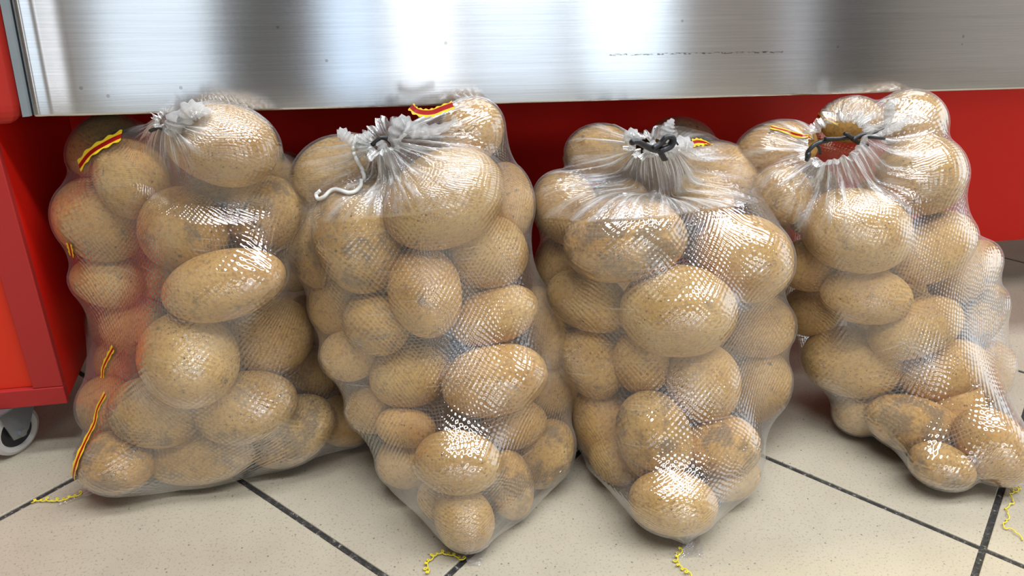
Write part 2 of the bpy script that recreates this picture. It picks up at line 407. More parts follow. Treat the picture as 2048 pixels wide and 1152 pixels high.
def make_caster(px, py, ang, parent):
    c = at_z(px, py); R = 0.036; wd = 0.024
    cst = empty('caster', (c[0], c[1], 0)); cst.parent = parent; cst.matrix_parent_inverse = Matrix.Translation(parent.location).inverted()
    cst.rotation_euler = (0, 0, ang)
    def loc(nm, bm, mt, smooth=False):
        o = link(nm, bm, mt, None, smooth); o.parent = cst; return o
    # wheel: lathe about local X
    prof = [(-wd / 2, 0.012), (-wd / 2, R - 0.006), (-wd / 2 + 0.003, R - 0.001), (-wd / 2 + 0.007, R), (wd / 2 - 0.007, R), (wd / 2 - 0.003, R - 0.001), (wd / 2, R - 0.006), (wd / 2, 0.024), (wd / 2 - 0.003, 0.023), (wd / 2 - 0.003, 0.012)]
    bm = bmesh.new(); n = 40; rings = []
    for k in range(n):
        a = 2 * PI * k / n
        rings.append([bm.verts.new((x, r * math.cos(a), R + r * math.sin(a))) for x, r in prof])
    for k in range(n):
        for j in range(len(prof) - 1):
            bm.faces.new((rings[k][j], rings[k][j + 1], rings[(k + 1) % n][j + 1], rings[(k + 1) % n][j]))
    loc('wheel', bm, WHEELM)
    bm = bmesh.new(); bmesh.ops.create_cone(bm, cap_ends=True, segments=28, radius1=0.0235, radius2=0.0235, depth=wd - 0.005, matrix=Matrix.Translation((0, 0, R)) @ Matrix.Rotation(PI / 2, 4, 'Y'))
    bmesh.ops.create_cone(bm, cap_ends=True, segments=20, radius1=0.012, radius2=0.010, depth=wd + 0.002, matrix=Matrix.Translation((0, 0, R)) @ Matrix.Rotation(PI / 2, 4, 'Y'))
    loc('hub', bm, BLACKP)
    # fork: two tapering plates plus a top plate, axle bolt
    bm = bmesh.new()
    for s in (-1, 1):
        x0, x1 = s * (wd / 2 + 0.003), s * (wd / 2 + 0.0055)
        o2 = [(-0.011, 0.030), (0.004, 0.027), (0.013, 0.034), (0.040, E0 - 0.006), (-0.022, E0 - 0.006)]
        va = [bm.verts.new((x0, y, z)) for y, z in o2]; vb = [bm.verts.new((x1, y, z)) for y, z in o2]
        bm.faces.new(va); bm.faces.new(vb[::-1])
        for k in range(5): bm.faces.new((va[k], vb[k], vb[(k + 1) % 5], va[(k + 1) % 5]))
    box(bm, -0.022, 0.022, -0.024, 0.042, E0 - 0.008, E0 - 0.0035); box(bm, -0.03, 0.03, -0.03, 0.05, E0 - 0.0035, E0 - 0.001)
    bmesh.ops.recalc_face_normals(bm, faces=bm.faces)
    loc('fork', bm, ZINC)
    bm = bmesh.new(); bmesh.ops.create_cone(bm, cap_ends=True, segments=6, radius1=0.006, radius2=0.0055, depth=wd + 0.022, matrix=Matrix.Translation((0, 0.001, R)) @ Matrix.Rotation(PI / 2, 4, 'Y'))
    loc('axle_bolt', bm, ZINC)
make_caster(36, 899, math.radians(-36), cab)

ctr = empty('steel_counter', (0.6, 1.31 * H, ZT), 'shop counter with brushed stainless steel front above the potato bags', 'counter')
VS, ZS = 1.31 * H, 0.6290 * H; LEAN = math.radians(9); XL = -0.4365 * H; XR = 3.4
def steel_panel():
    # cross-section (offset out of the leaning plane, height along it)
    me = bpy.data.meshes.new('front_panel'); bm = bmesh.new(); uvl = bm.loops.layers.uv.new('UVMap')
    prof = [(0.045, 0.0005), (0.004, 0.0), (0.0015, 0.0003), (0.0004, 0.0013), (0.0, 0.0035)] + [(0.0, 0.0035 + 0.40 * k / 10) for k in range(1, 11)]
    cols = [(-0.0022, 0.010), (-0.0018, 0.004), (-0.0008, 0.0014), (0.002, 0.0004), (0.008, 0.0008), (0.014, 0.0014), (0.022, 0.0012), (0.034, 0.0004), (0.05, 0.0)]
    cols += [(0.05 + (XR - XL - 0.05) * k / 24, 0.0) for k in range(1, 25)]
    g = []
    for (dx, back) in cols:
        row = []
        for (o, hgt) in prof:
            y = VS + (o + back) + math.sin(LEAN) * hgt; z = ZS + math.cos(LEAN) * hgt
            row.append((bm.verts.new((XL + dx, y, z)), (dx, hgt - o)))
        g.append(row)
    for a, b in zip(g, g[1:]):
        for k in range(len(prof) - 1):
            q4 = (a[k], b[k], b[k + 1], a[k + 1]); fc = bm.faces.new([q[0] for q in q4])
            for lp, q in zip(fc.loops, q4): lp[uvl].uv = q[1]
            fc.smooth = True
    bm.to_mesh(me); bm.free()
    return link('front_panel', me, STEEL, ctr)
steel_panel()
# grey seal and rounded red end moulding left of the steel, both leaning with it
def lean_prism(name, prof, z0, z1, mat, round_bottom=0.0):
    bm = bmesh.new(); rows = []
    lv = [0.0] + ([round_bottom * (1 - math.cos(PI / 2 * k / 5)) for k in range(1, 6)] if round_bottom else []) + [z1 - z0]
    for hgt in lv:
        inset = 0.0
        if round_bottom and hgt < round_bottom: inset = round_bottom * (1 - math.sqrt(max(0, 1 - (1 - hgt / round_bottom) ** 2)))
        rows.append([bm.verts.new((x - inset * sx, VS + y + inset * sy + math.sin(LEAN) * hgt, z0 + math.cos(LEAN) * hgt)) for x, y, sx, sy in prof])
    n = len(prof)
    for a, b in zip(rows, rows[1:]):
        for k in range(n): bm.faces.new((a[k], a[(k + 1) % n], b[(k + 1) % n], b[k]))
    bm.faces.new(rows[0][::-1]); bm.faces.new(rows[-1]); bmesh.ops.recalc_face_normals(bm, faces=bm.faces)
    return link(name, bm, mat, ctr)
lean_prism('edge_seal', [(XL - 0.0028, 0.0015, 0, 0), (XL - 0.0045, -0.001, 0, 0), (XL - 0.0112, -0.003, 0, 0), (XL - 0.0126, 0.001, 0, 0), (XL - 0.0126, 0.03, 0, 0), (XL - 0.0028, 0.03, 0, 0)], ZS + 0.002, ZS + 0.4, GREY)
def rp(x, y, sx=0.0, sy=0.0): return (x, y, sx, sy)
XM = XL - 0.0130
mould = [rp(-1.2, 0.0, 0, .4), rp(XM - 0.02, 0.0, .2, .4), rp(XM - 0.008, 0.001, .5, .4), rp(XM - 0.002, 0.005, .8, .3), rp(XM, 0.012, 1, .2), rp(XM, 0.06, 1, 0), rp(-1.2, 0.06, 0, 0)]
lean_prism('end_moulding', mould, ZS - 0.0085, ZS + 0.4, REDM, 0.022)
boxo('underside', (-0.30, XR, VS + 0.03, VP + 0.35, ZT + 0.001, ZT + 0.012), DARK, ctr)
boxo('base_plate', (-1.2, UC, VS + 0.075, VP, ZC + 0.0006, ZT + 0.012), DARK, ctr)
boxo('corner_bracket', (-0.385, -0.305, VS + 0.045, VP, ZT + 0.001, ZT + 0.012), DARK, ctr)
kick = empty('kick_panel', (1.4, VP + 0.01, 0), 'long red panel closing off the dark space behind the bags under the counter', 'panel')
boxo('panel_board', (UC + 0.001, XR, VP, VP + 0.015, E0, ZT - 0.001), RED, kick)
boxo('counter_body', (-1.2, XR, VS + 0.13, VP + 0.5, ZT + 0.0125, ZS + 0.42), RED, ctr)
boxo('leg', (XR - 0.1, XR, VP + 0.0155, VP + 0.08, 0.0, E0 + 0.1), RED, kick)
boxo('leg', (0.3, 0.4, VP + 0.0155, VP + 0.08, 0.0, E0 + 0.1), RED, kick)

#POTATOES
# ------------------------------------------------------------------ bags of potatoes
# each row: seen centre (px, py), half length, half width, turn, layer (0 = outermost), which one it is
BAGS = [
 dict(key='bag beside the red cabinet', label='clear bag of potatoes standing upright beside the red cabinet', vb=1.20, vt=1.195, bot=(430, 960), top=(360, 240), W=245, dsh=.10,
  A0=(425, 860), A1=(375, 385), neck=(336, 246), nv=1.225, tip=(455, 895), neckr=.010, reach=.065, pots=[
  (205, 292, 72, 50, -42, 2.0, 'half shaded potato behind the red stripe at top'),
  (262, 350, 84, 66, 70, 0.2, 'upright egg-shaped potato under the knot at upper left'),
  (202, 440, 88, 76, 30, .6, 'wide pale potato bulging at upper left edge'),
  (446, 291, 106, 77, 12, 0.1, 'biggest topmost potato touching the steel edge'),
  (370, 460, 85, 80, 20, .15, 'round grey-patched potato just below the two top ones'),
  (530, 427, 77, 72, 0, .5, 'round dotted potato below the topmost, right edge'),
  (572, 362, 45, 52, 0, 2.0, 'potato peeking out behind the top right shoulder'),
  (588, 530, 54, 52, 0, 1.6, 'shaded orange potato sunk behind the right edge'),
  (215, 563, 68, 50, 8, .8, 'flattish potato under the wide pale one, left'),
  (315, 553, 45, 45, 0, 1.2, 'small sunken potato below the grey-patched one'),
  (448, 570, 118, 66, -12, 0, 'longest potato lying across the middle'),
  (268, 650, 62, 56, 10, 1.1, 'partly covered potato left of the centre one'),
  (250, 722, 54, 50, 0, 1.2, 'potato behind the stripe at the left waist'),
  (378, 718, 94, 89, 50, 0, 'big round potato in the middle, with bright glints'),
  (542, 673, 82, 73, -25, .1, 'plump tilted potato right of the big middle one'),
  (612, 655, 42, 62, 0, 1.9, 'dark potato deep behind the right waist'),
  (622, 744, 55, 50, 10, .8, 'small brown potato low at right edge'),
  (213, 812, 52, 57, 0, .9, 'potato bulging behind the stripe at lower left'),
  (310, 825, 87, 66, 8, 0, 'smooth oval potato with a grey scar, lower left'),
  (492, 815, 98, 68, -15, 0, 'long grey-smeared potato low in the middle'),
  (585, 860, 92, 62, -27, .4, 'slanting potato with black specks at lower right'),
  (690, 842, 56, 48, 10, 1.5, 'dim potato in the far lower right corner'),
  (230, 926, 72, 58, 10, .2, 'dirty potato in the front bottom corner'),
  (400, 911, 106, 54, -3, .2, 'long potato with grey soil band at the base')],
  fills=[(300, 480, 1.42), (480, 480, 1.42), (260, 640, 1.44), (460, 640, 1.44), (300, 780, 1.44), (520, 780, 1.46), (400, 870, 1.4), (420, 380, 1.42)]),
 dict(key='bag with white cords', label='clear bag of potatoes with loose white cords hanging from its mouth', vb=.97, vt=1.19, bot=(930, 1085), top=(850, 235), W=235, dsh=.10,
  A0=(925, 930), A1=(845, 400), neck=(772, 288), nv=1.215, tip=(935, 1110), neckr=.020, pots=[
  (660, 340, 76, 56, -35, 1.0, 'potato on the left shoulder behind the cords'),
  (942, 262, 64, 58, -40, .9, 'topmost potato at the upper right, half clouded'),
  (887, 400, 120, 90, -28, 0, 'largest potato, upper middle, with two bright glints'),
  (718, 478, 106, 84, 68, .15, 'big scuffed upright potato below the white cords'),
  (625, 492, 80, 46, 85, .9, 'narrow potato at the left edge beside the scuffed one'),
  (972, 505, 80, 71, 0, .2, 'round potato below and right of the largest'),
  (1017, 400, 72, 46, 80, 1.0, 'potato at the upper right edge, stretched film over it'),
  (852, 585, 88, 70, 78, 0, 'upright egg-shaped potato in the middle, below the largest'),
  (987, 633, 88, 55, -20, .1, 'slanting oval potato right of the upright egg-shaped one'),
  (753, 647, 66, 58, 30, .4, 'blunt potato under the big scuffed one'),
  (680, 605, 58, 66, 0, 1.3, 'veiled potato at the left edge, middle height'),
  (698, 712, 54, 48, 10, .8, 'small potato bulging at the left waist'),
  (826, 748, 82, 62, -12, .3, 'potato below the upright egg-shaped one, left of centre'),
  (986, 760, 104, 68, -15, 0, 'long potato with the brightest bluish glint'),
  (1090, 655, 80, 44, 78, 1.0, 'tall potato at the right edge, middle height'),
  (1103, 778, 56, 46, -40, .9, 'knobbly potato at the lower right edge'),
  (745, 818, 50, 46, 0, .9, 'small potato at the lower left edge'),
  (812, 855, 58, 38, 8, .6, 'thin potato in the shiny crease, lower left'),
  (1025, 850, 66, 47, -15, .3, 'potato under the brightest one at right'),
  (808, 925, 52, 48, 30, .8, 'plain potato low on the left slope'),
  (915, 925, 84, 60, 5, 0, 'oval potato low in the middle, wet-looking glint'),
  (1090, 905, 70, 52, -65, .6, 'grey-crusted potato low on the right edge'),
  (1020, 970, 66, 44, 80, .6, 'brown potato low between the crusted and the bottom ones'),
  (928, 1036, 64, 54, 60, .1, 'bottommost potato in the pointed tip'),
  (880, 1000, 45, 38, 40, .8, 'potato squeezed in just above the tip at left')],
  fills=[(760, 420, 1.42), (900, 440, 1.42), (760, 580, 1.36), (930, 590, 1.36), (840, 700, 1.30), (960, 720, 1.30), (880, 820, 1.24), (800, 760, 1.24), (950, 330, 1.42)]),
 dict(key='bag with knotted black tie', label='clear bag of potatoes closed by a bunched black tie, second from right', vb=.95, vt=1.19, bot=(1365, 1065), top=(1315, 265), W=240, dsh=.10,
  A0=(1345, 890), A1=(1325, 410), neck=(1305, 296), nv=1.205, tip=(1370, 1088), neckr=.021, reach=.19, gpow=1.35, pots=[
  (1197, 302, 62, 48, -10, 1.6, 'small potato behind the tie at upper left'),
  (1365, 285, 62, 44, 10, 1.9, 'topmost potato behind the tie, crossed by a stripe'),
  (1445, 348, 82, 56, 25, .9, 'potato on the right shoulder under white pleats'),
  (1132, 417, 72, 60, 60, .5, 'potato on the left shoulder below the pleats'),
  (1250, 482, 117, 82, -5, 0, 'largest potato, speckled black, below the pleats'),
  (1486, 515, 94, 82, 20, .1, 'big potato at upper right with a broad glint'),
  (1405, 405, 62, 54, 40, .9, 'potato under the pleats between the shoulders'),
  (1530, 425, 48, 50, 0, 1.0, 'small potato at the upper right edge'),
  (1176, 602, 82, 56, 18, .5, 'blunt-ended potato below the largest at left'),
  (1118, 530, 44, 56, 0, 1.4, 'veiled potato at the left edge under the shoulder'),
  (1356, 622, 110, 87, 3, 0, 'round smooth potato in the centre with an eye'),
  (1518, 652, 66, 60, 0, .4, 'potato at the right edge beside the central one'),
  (1180, 724, 76, 55, 58, .4, 'smooth slanting potato at the left waist'),
  (1284, 724, 62, 54, 78, .25, 'small rounded potato under the central one at left'),
  (1406, 765, 76, 70, 70, .05, 'round potato under the central one at right'),
  (1518, 772, 70, 56, -65, .4, 'yellowish potato low at the right edge'),
  (1308, 872, 88, 70, 72, .1, 'upright potato with black scurf, low middle'),
  (1205, 850, 82, 56, 75, .7, 'potato low on the left slope under rippled film'),
  (1442, 893, 76, 60, 0, .3, 'dusty potato low at right above the fold'),
  (1226, 922, 52, 40, 35, .8, 'potato against the floor at lower left'),
  (1346, 1006, 84, 60, 5, .1, 'bottommost potato with the bright glint in the tip'),
  (1460, 955, 58, 42, -25, .6, 'potato beside the tip at lower right')],
  fills=[(1230, 420, 1.42), (1400, 470, 1.42), (1240, 580, 1.36), (1440, 600, 1.36), (1300, 700, 1.30), (1440, 720, 1.30), (1330, 810, 1.24), (1250, 780, 1.26), (1312, 352, 1.36)]),
 dict(key='bag with open black-tied mouth', label='clear bag of potatoes with open mouth ringed by thin black ties, rightmost', vb=.98, vt=1.17, bot=(1955, 980), top=(1690, 225), W=215, dsh=.10,
  A0=(1880, 830), A1=(1715, 400), neck=(1672, 288), nv=1.215, tip=(2026, 968), neckr=.036, pots=[
  (1552, 300, 78, 52, -15, 1.0, 'shaded left shoulder potato under the thin stripe'),
  (1702, 240, 58, 42, 0, 1.9, 'potato behind the mouth at the very back'),
  (1822, 245, 64, 58, 20, .9, 'topmost potato under the whitest film'),
  (1842, 350, 80, 75, 0, .1, 'big round potato on the right shoulder'),
  (1566, 390, 58, 52, 60, .6, 'potato below the mouth at left, glittering'),
  (1713, 462, 103, 78, 12, 0, 'largest potato, under the front pleats'),
  (1863, 496, 86, 62, -30, .1, 'slanting potato under the big round shoulder one'),
  (1622, 530, 62, 50, 5, .7, 'smooth potato left below the largest'),
  (1731, 592, 86, 54, 3, .1, 'oval potato directly below the largest'),
  (1928, 543, 74, 50, -38, .5, 'potato at the right edge, middle height'),
  (1624, 622, 54, 48, 0, .8, 'small potato at the left edge, middle height'),
  (1830, 655, 92, 55, -22, .1, 'slanting potato with a blue-white glint in the middle'),
  (1957, 630, 66, 44, -60, .7, 'rough crusted potato at the right edge'),
  (1703, 724, 94, 66, 17, .2, 'big smooth potato low at the left'),
  (1884, 740, 88, 56, -15, .15, 'long potato below the blue-white glint'),
  (1968, 748, 68, 48, -62, .6, 'yellowish potato low on the right edge'),
  (1830, 850, 94, 54, 16, .1, 'dirt-smeared long potato near the bottom'),
  (1985, 892, 82, 60, 50, .1, 'bottom corner potato next to the yellow thread'),
  (1884, 932, 64, 42, 22, .3, 'small potato on the floor under the dirty one'),
  (1718, 825, 48, 42, 10, 1.0, 'veiled potato at the lower left slope')],
  fills=[(1620, 400, 1.40), (1760, 420, 1.40), (1680, 540, 1.36), (1820, 560, 1.36), (1760, 660, 1.30), (1880, 660, 1.30), (1800, 770, 1.24), (1900, 820, 1.20)]),
]
rng = np.random.default_rng(7)
FH = F
def ax3(ang):
    a = math.radians(ang); return np.stack([math.cos(a) * XI + math.sin(a) * YI, -math.sin(a) * XI + math.cos(a) * YI, FW], axis=1)

class Pot:
    def __init__(s, px, py, a, b, ang, y, d, desc):
        s.px, s.py, s.a, s.b, s.ang, s.d, s.desc = px, py, a * 1.08, b * 1.09, ang, d, desc
        s.r = ray(px, py); s.R = ax3(ang + float(rng.uniform(-4, 4)))
        s.setdepth(y / s.r[1])
    def setdepth(s, t):
        s.t = t; s.c = CAM + s.r * t
        ra, rb = s.a * t / FH, s.b * t / FH
        s.ext = np.array([ra, rb, 0.88 * min(ra, rb) + 0.06 * max(ra, rb)])
        low = s.c[2] - math.sqrt(((s.R[2] * s.ext) ** 2).sum())
        if low < 0.004:
            dt = (0.004 - low + 1e-4) / (-s.r[2])
            if dt > 1e-4: s.setdepth(t - dt)
    def radial(s, n):
        q = (s.R.T @ n) / s.ext; return 1 / math.sqrt((q * q).sum())

def layout(B):
    P = []
    for (px, py, a, b, ang, d, desc) in B['pots']:
        t = (B['bot'][1] - py) / (B['bot'][1] - B['top'][1]); t = min(1.05, max(-.05, t))
        cx = B['bot'][0] + (B['top'][0] - B['bot'][0]) * t
        sx = min(.95, abs(px - cx) / B['W'])
        v = (B['vb'] + (B['vt'] - B['vb']) * t) + .052 + B['dsh'] * (1 - math.sqrt(1 - sx * sx)) + .045 * d
        P.append(Pot(px, py, a, b, ang, v * H, d, desc))
    for it in range(60):
        moved = 0
        for i in range(len(P)):
            for j in range(i + 1, len(P)):
                A, C = P[i], P[j]; dv = C.c - A.c; dist = np.linalg.norm(dv); n = dv / dist
                R = (A.radial(n) + C.radial(n)) * 0.90
                if dist < R:
                    zd = dv @ FW; lat2 = max(0, dist * dist - zd * zd)
                    need = math.sqrt(max(R * R - lat2, 0)) - abs(zd)
                    s_ = 1 if (zd > 0 if abs(A.d - C.d) < .05 else C.d > A.d) else -1
                    step = min(need * .35, .006)
                    f_, b_ = (A, C) if s_ > 0 else (C, A)
                    f_.setdepth(f_.t - step * .35); b_.setdepth(b_.t + step * .65); moved += step
        if moved < 1e-4: break
    SP = rng.normal(size=(400, 3)); SP /= np.linalg.norm(SP, axis=1)[:, None]
    for p in P:                               # keep every potato clear of the steel front it leans against
        for _ in range(12):
            X = (SP * p.ext) @ p.R.T + p.c; m = X[:, 2] > 0.6290 * H - .002
            if not m.any(): break
            pen = (X[m, 1] - (1.31 * H + math.tan(math.radians(9)) * np.maximum(X[m, 2] - 0.6290 * H, 0)) + .004).max()
            if pen <= 0 or pen > .07: break
            p.setdepth(p.t - min(pen, .01) / p.r[1])
    for k, (px, py, v) in enumerate(B['fills']):
        a = float(rng.uniform(62, 84)); p = Pot(px, py, a, a * .8, float(rng.uniform(0, 180)), v * H, 3, None)
        for _ in range(60):
            ov = max((q.radial((p.c - q.c) / np.linalg.norm(p.c - q.c)) + p.radial((q.c - p.c) / np.linalg.norm(p.c - q.c)) - np.linalg.norm(p.c - q.c)) for q in P)
            if ov < 0.001: break
            if p.t * p.r[1] < (B['vt'] + .32) * H: p.setdepth(p.t + .006)
            else: p.a *= .96; p.b *= .96; p.setdepth(p.t)
        if p.a > 34: P.append(p)
    return P

def ico_dirs(sub):
    bm = bmesh.new(); bmesh.ops.create_icosphere(bm, subdivisions=sub, radius=1.0)
    v = np.array([x.co[:] for x in bm.verts]); f = [[x.index for x in fc.verts] for fc in bm.faces]; bm.free(); return v, f
ICO4, ICO3 = ico_dirs(5), ico_dirs(4)
def potato_mesh(p, sub):
    v, f = sub; n = len(v)
    v = np.sign(v) * np.abs(v) ** .94
    def lump(freq, amp):
        out = np.zeros(n)
        for _ in range(5):
            k = rng.normal(size=3) * freq; out += np.sin(v @ k + rng.uniform(0, 6.28))
        return amp * out / 5
    r = 1 + lump(1.5, .055) + lump(3.2, .022) + lump(7, .006)
    for _ in range(7):                        # eyes: shallow dimples
        e = rng.normal(size=3); e /= np.linalg.norm(e); dd = np.linalg.norm(v - e, axis=1)
        r -= float(rng.uniform(.012, .030)) * np.exp(-(dd / float(rng.uniform(.07, .13))) ** 2)
    x = v * r[:, None]
    x[:, 1] *= 1 + float(rng.uniform(-.10, .10)) * x[:, 0]; x[:, 2] *= 1 + float(rng.uniform(-.12, .12)) * x[:, 0]
    x = x / np.abs(x).max(axis=0)            # exact half-axes
    nr = np.linalg.norm(x, axis=1)[:, None]; x *= np.where(nr > .93, .93 + .08 * np.tanh((nr - .93) / .08), nr) / nr
    x = (x * p.ext) @ p.R.T
    zz = x[:, 2] + p.c[2]; x[:, 2] = np.maximum(zz, 0.0035) - p.c[2]
    me = bpy.data.meshes.new('potato'); me.from_pydata(x.tolist(), [], f); me.materials.append(POT)
    me.polygons.foreach_set('use_smooth', [True] * len(f)); return me

def film_mesh(B, P):
    vm = .125
    def axp(p, key):
        t = (B['bot'][1] - p[1]) / (B['bot'][1] - B['top'][1]); return at_y(*p, ((B['vb'] + (B['vt'] - B['vb']) * t) + vm) * H)
    A0, A1 = axp(B['A0'], 0), axp(B['A1'], 1)
    tip = at_z(*B['tip'], 0.003); neck = at_y(*B['neck'], B['nv'] * H)
    wv = (A1 - A0) / np.linalg.norm(A1 - A0)
    e1 = -FW - wv * (-FW @ wv); e1 /= np.linalg.norm(e1); e2 = np.cross(wv, e1)
    NT_ = 300; th = np.linspace(0, 2 * PI, NT_, endpoint=False)
    E = np.cos(th)[:, None] * e1 + np.sin(th)[:, None] * e2
    rows_o, rows_d = [], []
    def cap(A, pole, fr):
        L = np.linalg.norm(pole - A); pd = (pole - A) / L; out = []
        for f_ in fr:
            d_ = math.cos(f_) * pd + math.sin(f_) * E; d_ /= np.linalg.norm(d_, axis=1)[:, None]; out.append((np.repeat(A[None], NT_, 0), d_))
        return out, L
    lo, Lt = cap(A0, tip, np.linspace(.012, PI / 2, 62))
    Ln0 = np.linalg.norm(neck - A1); tn = math.atan2(B['neckr'], Ln0)
    hi, Ln = cap(A1, neck, np.linspace(PI / 2, tn, 96))
    mid = [(np.repeat((A0 + (A1 - A0) * q)[None], NT_, 0), E) for q in np.linspace(0, 1, 112)[1:-1]]
    allr = lo + mid + hi
    O = np.stack([a for a, _ in allr]); D = np.stack([b for _, b in allr]); NR = len(allr)
    obs = np.zeros((NR, NT_))
    for p in P:
        Mi = (p.R / (p.ext + 0.0022)) @ p.R.T
        o = (O - p.c) @ Mi; d = D @ Mi
        aa = (d * d).sum(-1); bb = (o * d).sum(-1); cc = (o * o).sum(-1) - 1
        disc = bb * bb - aa * cc; t = np.where(disc > 0, (-bb + np.sqrt(np.maximum(disc, 0))) / aa, 0)
        obs = np.maximum(obs, t)
    lim = np.where(D[..., 2] < -1e-4, (O[..., 2] - 0.0016) / np.maximum(-D[..., 2], 1e-4), 9.0)
    obs = np.minimum(obs, lim); obs = np.maximum(obs, .012)
    # lids: tip and neck are held where they are gathered
    r = obs.copy()
    for k in range(14):
        r = np.maximum.reduce([r, np.roll(r, 1, 1) * .985, np.roll(r, -1, 1) * .985])
        r[1:-1] = np.maximum.reduce([r[1:-1], r[:-2] * .985, r[2:] * .985])
    r0, rN = Lt, np.full(NT_, math.hypot(Ln, B['neckr']))
    rN = np.maximum(rN, np.maximum(obs[-1], obs[-2]))
    WT = np.full((NR, 1, 1), .25); nh = len(hi)      # pleated film near the mouth pulls along the pleats, hardly around
    WT[NR - nh:, 0, 0] = .25 - .24 * np.clip(np.linspace(-.35, 1.6, nh), 0, 1)
    for it in range(900):
        r[0] = r0; r[-1] = rN
        X = O + D * r[..., None]
        Q = WT * (np.roll(X, 1, 1) + np.roll(X, -1, 1))
        Q[1:-1] += (.5 - WT[1:-1]) * (X[:-2] + X[2:]); Q[0] = X[0]; Q[-1] = X[-1]
        rn = ((Q - O) * D).sum(-1)
        r = np.clip(np.maximum(rn, obs), None, lim)
    r[0] = r0; r[-1] = rN
    r = np.minimum(r, lim)
    gather = np.zeros((NR, NT_))
    nh = len(hi)
    for i in range(nh):
        k = NR - nh + i; X = O[k] + D[k] * r[k][:, None]
        dn = np.linalg.norm(X - neck, axis=1) - B['neckr']
        g = np.clip(1 - dn / B.get('reach', .13), 0, 1); gather[k] = g ** B.get('gpow', 1.9)
    for i in range(len(lo)):                  # the pinched corner by the seam is cloudy too
        X = O[i] + D[i] * r[i][:, None]; gather[i] = .45 * np.clip(1 - np.linalg.norm(X - tip, axis=1) / .055, 0, 1)
    # pleats running out of the gathered mouth
    pl = np.zeros(NT_)
    for kf in (9, 14, 21, 33): pl += np.sin(kf * th + rng.uniform(0, 6.28)) * rng.uniform(.5, 1)
    free = np.clip((r - obs) / .004, 0, 1)
    gather_ = gather.copy(); gather_[:len(lo)] = 0
    amp = .0055 * np.sin(np.clip(gather_, 0, 1) * PI * .85) ** .8 * free
    r = np.minimum(np.maximum(r + amp * pl[None] * .6, obs), lim)
    X = O + D * r[..., None]
    # light wrinkles of slack film where it is off the potatoes
    ct = np.zeros((NR, NT_ + 1)); rv = np.zeros(NR)
    step = np.linalg.norm(np.diff(X, axis=0), axis=2).mean(1); rv[1:] = np.cumsum(step)
    verts = X.reshape(-1, 3)
    idx = np.arange(NR * NT_).reshape(NR, NT_); nx = np.roll(idx, -1, 1)
    faces = np.stack([idx[:-1], nx[:-1], nx[1:], idx[1:]], -1).reshape(-1, 4)
    me = bpy.data.meshes.new('film'); me.from_pydata(verts.tolist(), [], faces.tolist())
    circ = 0.80
    u0 = np.repeat((np.arange(NT_) / NT_ * circ)[None], NR - 1, 0); u1 = u0 + circ / NT_
    va = np.repeat(rv[:-1, None], NT_, 1); vb = np.repeat(rv[1:, None], NT_, 1)
    uv = np.stack([np.stack([u0, va], -1), np.stack([u1, va], -1), np.stack([u1, vb], -1), np.stack([u0, vb], -1)], 2).reshape(-1, 2)
    ul = me.uv_layers.new(name='UVMap'); ul.data.foreach_set('uv', uv.ravel())
    at = me.attributes.new('gather', 'FLOAT', 'POINT'); at.data.foreach_set('value', gather.ravel())
    me.polygons.foreach_set('use_smooth', [True] * len(faces)); me.materials.append(FILM)
    bvh = BVHTree.FromPolygons([Vector(v) for v in verts], faces.tolist())
    ring = X[-1]
    return me, bvh, tip, neck, ring, (neck - A1) / np.linalg.norm(neck - A1), verts

def on_film(bvh, px, py, lift=0.0):
    r = Vector(ray(px, py)).normalized(); c = Vector(CAM)
    hit = bvh.ray_cast(c, r)
    if hit[0] is None: return None
    n = hit[1] if hit[1].dot(r) < 0 else -hit[1]
    return hit[0] + n * lift, n

BUILT = []
for B in BAGS:
    P = layout(B); B['P'] = P
    root = empty('potato_bag', tuple(at_z(*B['tip'], 0.0)), B['label'], 'bag', 'filled potato bags under the counter')
    me, bvh, tip, neck, ring, nd, fv = film_mesh(B, P)
    film = link('film', me, None, root)
    B.update(root=root, bvh=bvh, tip3=tip, neck3=neck, ring=ring, nd=nd)
    for p in P:
        o = link('potato', potato_mesh(p, ICO4 if p.desc else ICO3)); o.location = p.c.tolist()
        o['soil'] = 1.0 if p.desc and any(k in p.desc for k in ('grey', 'dirt', 'scurf', 'crusted', 'soil', 'speck', 'dusty', 'scuffed', 'dirty', 'dotted')) else 0.0
        if p.desc: tag(o, p.desc + ' in the ' + B['key'], 'potato', 'potatoes in the ' + B['key'])
        else: tag(o, 'potato buried behind the front ones in the ' + B['key'], 'potato', 'buried potatoes in the ' + B['key'])
